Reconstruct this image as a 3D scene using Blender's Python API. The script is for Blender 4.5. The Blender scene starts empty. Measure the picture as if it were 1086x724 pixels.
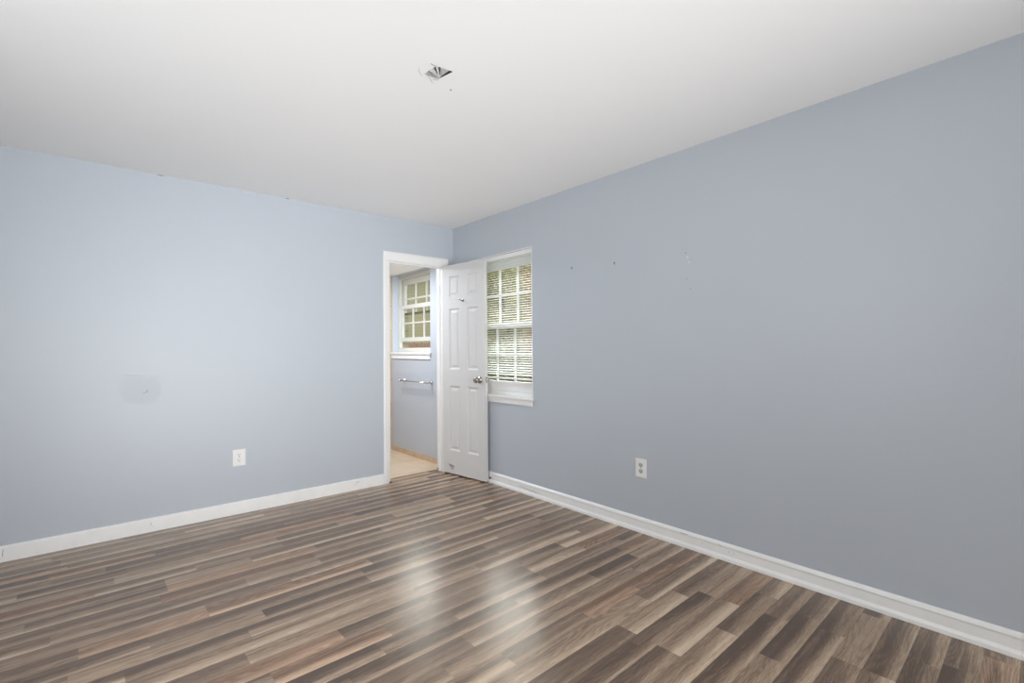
import bpy, bmesh, math, random
from mathutils import Vector, Matrix
random.seed(11)
C = bpy.context.scene.collection
S = bpy.context.scene

# ------------------------------------------------------------------ camera
YAW, PITCH, ROLL = 0.710508572, 0.0140737478, -0.00777040013
fw = Vector((math.sin(YAW)*math.cos(PITCH), math.cos(YAW)*math.cos(PITCH), math.sin(PITCH)))
r0 = Vector((math.cos(YAW), -math.sin(YAW), 0)); u0 = r0.cross(fw)
rt = r0*math.cos(ROLL) + u0*math.sin(ROLL)
up = -r0*math.sin(ROLL) + u0*math.cos(ROLL)
cam = bpy.data.objects.new('camera', bpy.data.cameras.new('camera'))
C.objects.link(cam)
cam.matrix_world = Matrix(((rt.x, up.x, -fw.x, -2.73785), (rt.y, up.y, -fw.y, -4.09318), (rt.z, up.z, -fw.z, 1.22191), (0, 0, 0, 1)))
cam.data.sensor_width = 36; cam.data.lens = 511.0/1086*36; cam.data.clip_start = 0.02; cam.data.clip_end = 200
S.camera = cam

# ------------------------------------------------------------------ view, sky, lights
S.view_settings.view_transform = 'Standard'; S.view_settings.look = 'None'
S.view_settings.gamma = 1; S.view_settings.use_curve_mapping = False
S.view_settings.exposure = -0.04
S.cycles.max_bounces = 10; S.cycles.diffuse_bounces = 6; S.cycles.sample_clamp_indirect = 6
S.cycles.use_denoising = True
SKY = 2.6
w = bpy.data.worlds.new('overcast_sky'); S.world = w; w.use_nodes = True
nt = w.node_tree; nt.nodes.clear()
o_ = nt.nodes.new('ShaderNodeOutputWorld'); b_ = nt.nodes.new('ShaderNodeBackground')
tc = nt.nodes.new('ShaderNodeTexCoord'); sx = nt.nodes.new('ShaderNodeSeparateXYZ'); cr_ = nt.nodes.new('ShaderNodeValToRGB')
nt.links.new(tc.outputs['Generated'], sx.inputs[0]); nt.links.new(sx.outputs['Z'], cr_.inputs[0])
cr_.color_ramp.elements[0].position = 0.0; cr_.color_ramp.elements[0].color = (.55, .57, .58, 1)
cr_.color_ramp.elements[1].position = 0.45; cr_.color_ramp.elements[1].color = (1.0, .97, .93, 1)
# added bright patch in the unseen sky, strengthens window reflections on the floor
GLOW, GEL, GAZ = 24.0, math.radians(31), math.radians(40)
vn = nt.nodes.new('ShaderNodeVectorMath'); vn.operation = 'NORMALIZE'; nt.links.new(tc.outputs['Generated'], vn.inputs[0])
vd = nt.nodes.new('ShaderNodeVectorMath'); vd.operation = 'DOT_PRODUCT'; nt.links.new(vn.outputs[0], vd.inputs[0])
vd.inputs[1].default_value = (math.cos(GEL)*math.sin(GAZ), math.cos(GEL)*math.cos(GAZ), math.sin(GEL))
gm = nt.nodes.new('ShaderNodeMapRange'); gm.interpolation_type = 'SMOOTHSTEP'; nt.links.new(vd.outputs['Value'], gm.inputs[0])
gm.inputs[1].default_value = math.cos(math.radians(19)); gm.inputs[2].default_value = math.cos(math.radians(6)); gm.inputs[3].default_value = SKY; gm.inputs[4].default_value = SKY+GLOW
nt.links.new(cr_.outputs[0], b_.inputs[0]); nt.links.new(gm.outputs[0], b_.inputs[1])
nt.links.new(b_.outputs[0], o_.inputs[0])

def area(name, loc, direction, sx_, sy_, power, col=(1, 1, 1), spread=180):
    l = bpy.data.lights.new(name, 'AREA'); l.shape = 'RECTANGLE'; l.size = sx_; l.size_y = sy_; l.energy = power; l.color = col
    l.spread = math.radians(spread)
    o = bpy.data.objects.new(name, l); C.objects.link(o); o.location = loc
    o.rotation_euler = Vector(direction).to_track_quat('-Z', 'Z').to_euler()
    return o
# daylight from the unseen rear opening, added fill lights, and the bathroom's ceiling lamp
area('daylight_patio_door', (-1.95, -4.93, 1.1), (0, 1, 0), 2.0, 1.9, 11, (1, 1, 1), 70)
area('rear_fill_low', (-1.95, -4.93, .7), (.15, 1, .3), 2.0, 1.2, 7.5, (1, 1, 1), 70)  # added fill aimed slightly upward, stands in for light off the ground
area('rear_fill_high', (-1.95, -4.93, .7), (.15, 1, 1), 2.0, 1.2, 17, (1, 1, 1), 110)  # added fill aimed steeply up to brighten the ceiling
area('side_fill', (-3.93, -2.6, 1.45), (1, 0, 0), 1.5, 1.3, 11, (.96, 1, 1.03))  # added fill from the unseen side, brightens the right wall
area('side_fill_raking', (-3.93, -3.0, 1.2), (1, .9, .3), 1.5, 1.3, 6.5, (.96, 1, 1.03), 90)  # second added side fill, aimed forward and up
area('bathroom_lamp', (-.75, .62, 2.10), (0, 0, -1), .5, .3, 26, (.88, .95, 1.05))

# ------------------------------------------------------------------ materials
def mat(name, col=(.8, .8, .8), rough=.5, metal=0.0, spec=.5, noise=0.0, nscale=8.0, bump=0.0, bscale=60.0, trans=0.0, coat=0.0):
    m = bpy.data.materials.new(name); m.use_nodes = True
    n = m.node_tree.nodes; L = m.node_tree.links; b = n['Principled BSDF']
    b.inputs['Base Color'].default_value = (*col, 1); b.inputs['Roughness'].default_value = rough
    b.inputs['Metallic'].default_value = metal; b.inputs['Specular IOR Level'].default_value = spec
    b.inputs['Transmission Weight'].default_value = trans
    b.inputs['Coat Weight'].default_value = coat
    g = n.new('ShaderNodeNewGeometry')
    if noise:
        t = n.new('ShaderNodeTexNoise'); t.inputs['Scale'].default_value = nscale; t.inputs['Detail'].default_value = 5
        L.new(g.outputs['Position'], t.inputs['Vector'])
        r = n.new('ShaderNodeMixRGB'); r.inputs[1].default_value = (*[c*(1-noise) for c in col], 1)
        r.inputs[2].default_value = (*[min(1, c*(1+noise)) for c in col], 1)
        L.new(t.outputs['Fac'], r.inputs[0]); L.new(r.outputs[0], b.inputs['Base Color'])
    if bump:
        t = n.new('ShaderNodeTexNoise'); t.inputs['Scale'].default_value = bscale; t.inputs['Detail'].default_value = 3
        L.new(g.outputs['Position'], t.inputs['Vector'])
        k = n.new('ShaderNodeBump'); k.inputs['Strength'].default_value = bump; k.inputs['Distance'].default_value = .01
        L.new(t.outputs['Fac'], k.inputs['Height']); L.new(k.outputs[0], b.inputs['Normal'])
    return m

M = {}
M['blue'] = mat('blue_grey_wall_paint', (.50, .54, .592), .42, spec=.5, noise=.02, nscale=2.2, bump=.05, bscale=35)
M['ceil'] = mat('white_ceiling_paint', (.89, .89, .89), .8, spec=.2, noise=.012, nscale=1.5, bump=.06, bscale=50)
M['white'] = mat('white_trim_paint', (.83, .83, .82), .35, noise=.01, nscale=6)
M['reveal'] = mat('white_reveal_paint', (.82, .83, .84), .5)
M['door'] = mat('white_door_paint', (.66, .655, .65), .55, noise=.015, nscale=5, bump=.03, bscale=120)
M['base'] = mat('white_baseboard_paint', (.90, .90, .89), .35, noise=.05, nscale=14)
M['oldvinyl'] = mat('cream_vinyl', (.62, .61, .56), .35)
M['vinyl'] = mat('white_vinyl', (.85, .85, .84), .3)
M['blind'] = mat('white_blind_slat', (.82, .82, .80), .4)
M['chrome'] = mat('brushed_nickel', (.55, .54, .52), .22, metal=1)
M['nickel'] = mat('dark_nickel', (.36, .35, .33), .25, metal=1)
M['plate'] = mat('white_outlet_plastic', (.85, .85, .83), .3)
M['socket'] = mat('worn_socket_plastic', (.52, .52, .48), .4)
M['slot'] = mat('dark_slot_and_shade', (.03, .03, .03), .6)
M['grey'] = mat('grey_scuff', (.22, .22, .23), .7)
M['pen'] = mat('pencil_scribble', (.07, .07, .09), .7)
M['rubber'] = mat('black_rubber', (.02, .02, .025), .6)
M['cavity'] = mat('dark_attic_cavity', (.045, .042, .04), .9)
M['paper'] = mat('torn_white_paper', (.78, .77, .75), .7, noise=.15, nscale=60)
M['foil'] = mat('crumpled_pale_lining', (.66, .66, .65), .5, metal=.0, noise=.3, nscale=80)
M['spackle'] = mat('pale_spackle', (.64, .68, .74), .5)
M['patch2'] = mat('faint_filled_hole', (.36, .40, .46), .6)
M['patch'] = mat('painted_wall_patch', (.50, .54, .592), .50)
M['caulk'] = mat('tan_edge_strip', (.62, .56, .44), .6)
M['fence'] = mat('brown_fence_board', (.25, .165, .115), .8, noise=.35, nscale=5)
M['bark'] = mat('bark', (.10, .08, .06), .9, noise=.3, nscale=20)
M['lawn'] = mat('lawn', (.09, .12, .05), .9, noise=.3, nscale=5)
M['roof'] = mat('dark_brown_shingle', (.07, .055, .045), .9, noise=.3, nscale=10)
M['backlitrail'] = mat('backlit_rail_brown', (.10, .075, .05), .7)

def glass_mat():
    m = bpy.data.materials.new('window_glass'); m.use_nodes = True
    n = m.node_tree.nodes; L = m.node_tree.links; n.remove(n['Principled BSDF'])
    t = n.new('ShaderNodeBsdfTransparent'); g = n.new('ShaderNodeBsdfGlossy'); g.inputs['Roughness'].default_value = .02
    f = n.new('ShaderNodeFresnel'); f.inputs['IOR'].default_value = 1.45
    x = n.new('ShaderNodeMixShader'); t.inputs[0].default_value = (.93, .95, .93, 1)
    g2 = n.new('ShaderNodeNewGeometry'); sb = n.new('ShaderNodeMath'); sb.operation = 'SUBTRACT'; sb.inputs[0].default_value = 1.0
    L.new(g2.outputs['Backfacing'], sb.inputs[1]); ml = n.new('ShaderNodeMath'); ml.operation = 'MULTIPLY'
    L.new(f.outputs[0], ml.inputs[0]); L.new(sb.outputs[0], ml.inputs[1]); L.new(ml.outputs[0], x.inputs[0]); L.new(t.outputs[0], x.inputs[1]); L.new(g.outputs[0], x.inputs[2])
    L.new(x.outputs[0], n['Material Output'].inputs['Surface'])
    return m
M['glass'] = glass_mat()

def leaf_mat(name, cols):
    m = bpy.data.materials.new(name); m.use_nodes = True
    n = m.node_tree.nodes; L = m.node_tree.links; b = n['Principled BSDF']; b.inputs['Roughness'].default_value = .55
    g = n.new('ShaderNodeNewGeometry'); r = n.new('ShaderNodeValToRGB'); L.new(g.outputs['Random Per Island'], r.inputs[0])
    r.color_ramp.elements[0].color = (*cols[0], 1); r.color_ramp.elements[1].color = (*cols[-1], 1)
    e = r.color_ramp.elements.new(.5); e.color = (*cols[1], 1)
    L.new(r.outputs[0], b.inputs['Base Color'])
    return m
M['leafgreen'] = leaf_mat('green_leaves', [(.17, .21, .12), (.27, .32, .18), (.42, .45, .32)])
M['leafyellow'] = leaf_mat('yellow_green_leaves', [(.22, .24, .09), (.38, .36, .14), (.50, .46, .26)])
M['leafrust'] = leaf_mat('rusty_leaves', [(.26, .15, .07), (.42, .27, .14), (.48, .40, .26)])

def siding_mat():
    m = bpy.data.materials.new('tan_lap_siding'); m.use_nodes = True
    n = m.node_tree.nodes; L = m.node_tree.links; b = n['Principled BSDF']; b.inputs['Roughness'].default_value = .7
    g = n.new('ShaderNodeNewGeometry'); s = n.new('ShaderNodeSeparateXYZ'); L.new(g.outputs['Position'], s.inputs[0])
    a = n.new('ShaderNodeMath'); a.operation = 'MULTIPLY'; a.inputs[1].default_value = 1/.16; L.new(s.outputs['Z'], a.inputs[0])
    f = n.new('ShaderNodeMath'); f.operation = 'FRACT'; L.new(a.outputs[0], f.inputs[0])
    r = n.new('ShaderNodeValToRGB'); L.new(f.outputs[0], r.inputs[0])
    r.color_ramp.elements[0].color = (.16, .145, .09, 1); r.color_ramp.elements[1].position = .12; r.color_ramp.elements[1].color = (.30, .28, .17, 1)
    L.new(r.outputs[0], b.inputs['Base Color'])
    return m
M['siding'] = siding_mat()

def tile_mat(name, c1, c2, grout, size, axes=(0, 1), off=(0, 0), rough=.3):
    m = bpy.data.materials.new(name); m.use_nodes = True
    n = m.node_tree.nodes; L = m.node_tree.links; b = n['Principled BSDF']; b.inputs['Roughness'].default_value = rough
    g = n.new('ShaderNodeNewGeometry'); s = n.new('ShaderNodeSeparateXYZ'); L.new(g.outputs['Position'], s.inputs[0])
    cb = n.new('ShaderNodeCombineXYZ')
    for i in range(2):
        a = n.new('ShaderNodeMath'); a.operation = 'ADD'; a.inputs[1].default_value = off[i]
        L.new(s.outputs[axes[i]], a.inputs[0]); L.new(a.outputs[0], cb.inputs[i])
    br = n.new('ShaderNodeTexBrick'); L.new(cb.outputs[0], br.inputs['Vector'])
    br.offset = 0; br.inputs['Scale'].default_value = 1; br.inputs['Brick Width'].default_value = size[0]; br.inputs['Row Height'].default_value = size[1]
    br.inputs['Mortar Size'].default_value = .003; br.inputs['Mortar Smooth'].default_value = .2
    br.inputs['Color1'].default_value = (*c1, 1); br.inputs['Color2'].default_value = (*c2, 1); br.inputs['Mortar'].default_value = (*grout, 1)
    t = n.new('ShaderNodeTexNoise'); t.inputs['Scale'].default_value = 7; t.inputs['Detail'].default_value = 6; L.new(g.outputs['Position'], t.inputs['Vector'])
    rr = n.new('ShaderNodeMapRange'); rr.inputs[3].default_value = .78; rr.inputs[4].default_value = 1.22; L.new(t.outputs['Fac'], rr.inputs[0])
    mx = n.new('ShaderNodeMixRGB'); mx.blend_type = 'MULTIPLY'; mx.inputs[0].default_value = 1
    L.new(br.outputs['Color'], mx.inputs[1]); L.new(rr.outputs[0], mx.inputs[2]); L.new(mx.outputs[0], b.inputs['Base Color'])
    return m
M['tile'] = tile_mat('beige_floor_tile', (.66, .50, .34), (.72, .56, .40), (.42, .33, .24), (.42, .42), (0, 1), (.62, .62))
M['basetile'] = tile_mat('beige_base_tile', (.56, .43, .30), (.60, .46, .33), (.30, .22, .15), (.42, .42), (1, 2), (.05, .1))
M['walltile'] = tile_mat('tan_wall_tile', (.50, .38, .28), (.56, .43, .32), (.30, .22, .16), (.3, .3), (0, 2), (.0, .05))

def wood_mat():
    m = bpy.data.materials.new('brown_laminate_strips'); m.use_nodes = True
    n = m.node_tree.nodes; L = m.node_tree.links; b = n['Principled BSDF']
    def math_(op, a, c=None, clamp=False):
        k = n.new('ShaderNodeMath'); k.operation = op; k.use_clamp = clamp
        for i, v in enumerate((a, c)):
            if v is None: continue
            if isinstance(v, (int, float)): k.inputs[i].default_value = v
            else: L.new(v, k.inputs[i])
        return k.outputs[0]
    at = n.new('ShaderNodeAttribute'); at.attribute_name = 'strip'
    sp = n.new('ShaderNodeSeparateColor'); L.new(at.outputs['Color'], sp.inputs[0])
    tone, rnd, rnd2 = sp.outputs[0], sp.outputs[1], sp.outputs[2]
    uv = n.new('ShaderNodeUVMap'); uv.uv_map = 'UVMap'
    su = n.new('ShaderNodeSeparateXYZ'); L.new(uv.outputs[0], su.inputs[0])
    U, V = su.outputs[0], su.outputs[1]                       # metres along, 0..1 across
    off = math_('MULTIPLY', rnd, 37.0)
    def vec(ku, kv):
        cb = n.new('ShaderNodeCombineXYZ'); L.new(math_('ADD', math_('MULTIPLY', U, ku), off), cb.inputs[0])
        L.new(math_('MULTIPLY', V, kv), cb.inputs[1]); L.new(math_('MULTIPLY', rnd2, 23.0), cb.inputs[2]); return cb.outputs[0]
    def noise(v, detail=2, dist=0.0, rough=.5):
        t = n.new('ShaderNodeTexNoise'); L.new(v, t.inputs['Vector']); t.inputs['Scale'].default_value = 1
        t.inputs['Detail'].default_value = detail; t.inputs['Distortion'].default_value = dist; t.inputs['Roughness'].default_value = rough
        return math_('SUBTRACT', t.outputs['Fac'], .5)
    low = noise(vec(1.6, .9), 1)
    fig = noise(vec(1.4, 3.2), 2, .6)
    # growth-ring lines that follow the low figure
    ring = math_('SINE', math_('MULTIPLY', math_('ADD', math_('ADD', V, math_('MULTIPLY', noise(vec(2.2, 1.3), 1), 1.6)), math_('MULTIPLY', rnd2, 3.0)), 46.0))
    grain = noise(vec(14, 34), 3, .3, .65)
    fine = noise(vec(30, 75), 3)
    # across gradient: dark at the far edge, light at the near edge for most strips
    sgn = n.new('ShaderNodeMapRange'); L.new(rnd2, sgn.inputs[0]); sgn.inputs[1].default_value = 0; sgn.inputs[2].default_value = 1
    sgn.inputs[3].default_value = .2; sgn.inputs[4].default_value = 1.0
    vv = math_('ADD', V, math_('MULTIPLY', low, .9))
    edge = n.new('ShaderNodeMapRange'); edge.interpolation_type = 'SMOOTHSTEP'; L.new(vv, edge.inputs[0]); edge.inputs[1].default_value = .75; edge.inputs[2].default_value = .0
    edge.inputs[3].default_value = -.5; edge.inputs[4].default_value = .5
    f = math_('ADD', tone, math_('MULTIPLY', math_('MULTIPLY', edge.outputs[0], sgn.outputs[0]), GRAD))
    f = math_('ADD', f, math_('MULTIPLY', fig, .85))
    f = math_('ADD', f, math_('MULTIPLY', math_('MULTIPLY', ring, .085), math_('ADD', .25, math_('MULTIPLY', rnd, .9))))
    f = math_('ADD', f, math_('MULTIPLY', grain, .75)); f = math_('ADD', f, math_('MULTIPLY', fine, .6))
    r = n.new('ShaderNodeValToRGB'); L.new(f, r.inputs[0])
    el = r.color_ramp.elements
    el[0].position = 0.0; el[0].color = (*WOOD[0], 1); el[1].position = 1.0; el[1].color = (*WOOD[3], 1)
    e = el.new(.35); e.color = (*WOOD[1], 1); e = el.new(.68); e.color = (*WOOD[2], 1)
    # pinkish cast on some strips
    mx = n.new('ShaderNodeMixRGB'); mx.blend_type = 'MULTIPLY'; mx.inputs[2].default_value = (1.06, .93, .86, 1)
    L.new(math_('MULTIPLY', math_('GREATER_THAN', rnd, .82), .9), mx.inputs[0]); L.new(r.outputs[0], mx.inputs[1])
    # seams
    d = math_('MINIMUM', V, math_('SUBTRACT', 1.0, V))
    seam = n.new('ShaderNodeMapRange'); L.new(d, seam.inputs[0]); seam.inputs[1].default_value = 0; seam.inputs[2].default_value = .022
    seam.inputs[3].default_value = .72; seam.inputs[4].default_value = 1
    mx2 = n.new('ShaderNodeMixRGB'); mx2.blend_type = 'MULTIPLY'; mx2.inputs[0].default_value = 1
    L.new(mx.outputs[0], mx2.inputs[1]); L.new(seam.outputs[0], mx2.inputs[2]); L.new(mx2.outputs[0], b.inputs['Base Color'])
    rr = n.new('ShaderNodeMapRange'); L.new(math_('ADD', grain, .5), rr.inputs[0]); rr.inputs[3].default_value = FROUGH-.03; rr.inputs[4].default_value = FROUGH+.05
    L.new(rr.outputs[0], b.inputs['Roughness'])
    b.inputs['Specular IOR Level'].default_value = FSPEC
    k = n.new('ShaderNodeBump'); k.inputs['Strength'].default_value = .08; k.inputs['Distance'].default_value = .002
    L.new(math_('ADD', grain, seam.outputs[0]), k.inputs['Height']); L.new(k.outputs[0], b.inputs['Normal'])
    return m
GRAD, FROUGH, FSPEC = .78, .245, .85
WOOD = [(.098, .058, .034), (.225, .147, .092), (.43, .305, .203), (.68, .52, .37)]
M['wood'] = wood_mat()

# ------------------------------------------------------------------ helpers
def obj(name, bm, m, parent=None, smooth=False, matrix=None):
    me = bpy.data.meshes.new(name)
    bmesh.ops.recalc_face_normals(bm, faces=bm.faces)
    bm.to_mesh(me); bm.free()
    for q in (m if isinstance(m, (list, tuple)) else [m]): me.materials.append(q)
    if smooth:
        for p in me.polygons: p.use_smooth = True
    o = bpy.data.objects.new(name, me); C.objects.link(o)
    if parent: o.parent = parent
    if matrix: o.matrix_world = matrix
    return o
def empty(name, loc=(0, 0, 0), rz=0):
    o = bpy.data.objects.new(name, None); C.objects.link(o); o.location = loc; o.rotation_euler = (0, 0, rz); return o
def tag(o, label=None, cat=None, group=None, kind=None):
    if label: o['label'] = label
    if cat: o['category'] = cat
    if group: o['group'] = group
    if kind: o['kind'] = kind
    return o
def box(bm, x0, x1, y0, y1, z0, z1, bev=0.0):
    n0 = len(bm.verts)
    r = bmesh.ops.create_cube(bm, size=1)
    for v in r['verts']:
        v.co = Vector((x0+(v.co.x+.5)*(x1-x0), y0+(v.co.y+.5)*(y1-y0), z0+(v.co.z+.5)*(z1-z0)))
    if bev:
        es = list({e for v in r['verts'] for e in v.link_edges})
        bmesh.ops.bevel(bm, geom=es, offset=bev, segments=2, affect='EDGES', profile=.6)
def B(x0, x1, y0, y1, z0, z1, bev=0.0):
    bm = bmesh.new(); box(bm, x0, x1, y0, y1, z0, z1, bev); return bm
def tube(bm, pts, r, seg=10, caps=True):
    pts = [Vector(p) for p in pts]; rings = []
    for i, p in enumerate(pts):
        d = (pts[min(i+1, len(pts)-1)] - pts[max(i-1, 0)]).normalized()
        a = d.cross(Vector((0, 0, 1)) if abs(d.z) < .9 else Vector((1, 0, 0))).normalized(); b = d.cross(a)
        rr = r[i] if isinstance(r, (list, tuple)) else r
        rings.append([bm.verts.new(p + rr*(a*math.cos(2*math.pi*k/seg) + b*math.sin(2*math.pi*k/seg))) for k in range(seg)])
    for A, Bq in zip(rings, rings[1:]):
        for k in range(seg): bm.faces.new((A[k], A[(k+1) % seg], Bq[(k+1) % seg], Bq[k]))
    if caps: bm.faces.new(rings[0]); bm.faces.new(rings[-1])
def prism(bm, poly, axis, a0, a1, swap=False):
    """extrude a 2-D outline; axis 0: outline (y,z) along x; axis 1: outline (x,z) along y; axis 2: outline (x,y) along z"""
    def P(u, v, a): return {0: (a, u, v), 1: (u, a, v), 2: (u, v, a)}[axis]
    A = [bm.verts.new(P(u, v, a0)) for u, v in poly]; Z = [bm.verts.new(P(u, v, a1)) for u, v in poly]
    for i in range(len(poly)):
        j = (i+1) % len(poly); bm.faces.new((A[i], A[j], Z[j], Z[i]))
    bm.faces.new(A); bm.faces.new(Z[::-1])
def wall(name, axis, pos, thick, a0, a1, z0, z1, holes, mats=None, label=None):
    """a slab with real thickness and rectangular openings; axis 'x': plane x=pos, runs along y. faces of the openings take material 1"""
    bm = bmesh.new()
    us = sorted({a0, a1, *[h[0] for h in holes], *[h[1] for h in holes]}); zs = sorted({z0, z1, *[h[2] for h in holes], *[h[3] for h in holes]})
    def P(u, z, d): return (pos+d, u, z) if axis == 'x' else (u, pos+d, z)
    vs = {}
    def V(u, z, d):
        k = (u, z, d)
        if k not in vs: vs[k] = bm.verts.new(P(u, z, d))
        return vs[k]
    def solid(i, j):
        if i < 0 or j < 0 or i >= len(us)-1 or j >= len(zs)-1: return None
        uc = (us[i]+us[i+1])/2; zc = (zs[j]+zs[j+1])/2
        return not any(h[0] < uc < h[1] and h[2] < zc < h[3] for h in holes)
    for i in range(len(us)-1):
        for j in range(len(zs)-1):
            if not solid(i, j): continue
            for d in (0, thick):
                bm.faces.new([V(us[i], zs[j], d), V(us[i+1], zs[j], d), V(us[i+1], zs[j+1], d), V(us[i], zs[j+1], d)])
            for (di, dj, ea, eb) in ((-1, 0, (us[i], zs[j]), (us[i], zs[j+1])), (1, 0, (us[i+1], zs[j]), (us[i+1], zs[j+1])),
                                     (0, -1, (us[i], zs[j]), (us[i+1], zs[j])), (0, 1, (us[i], zs[j+1]), (us[i+1], zs[j+1]))):
                s_ = solid(i+di, j+dj)
                if s_: continue
                f = bm.faces.new([V(*ea, 0), V(*eb, 0), V(*eb, thick), V(*ea, thick)])
                f.material_index = 1 if s_ is False else 0
    o = obj(name, bm, mats or [M['blue'], M['reveal']])
    tag(o, label, None, None, 'structure'); return o

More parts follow.
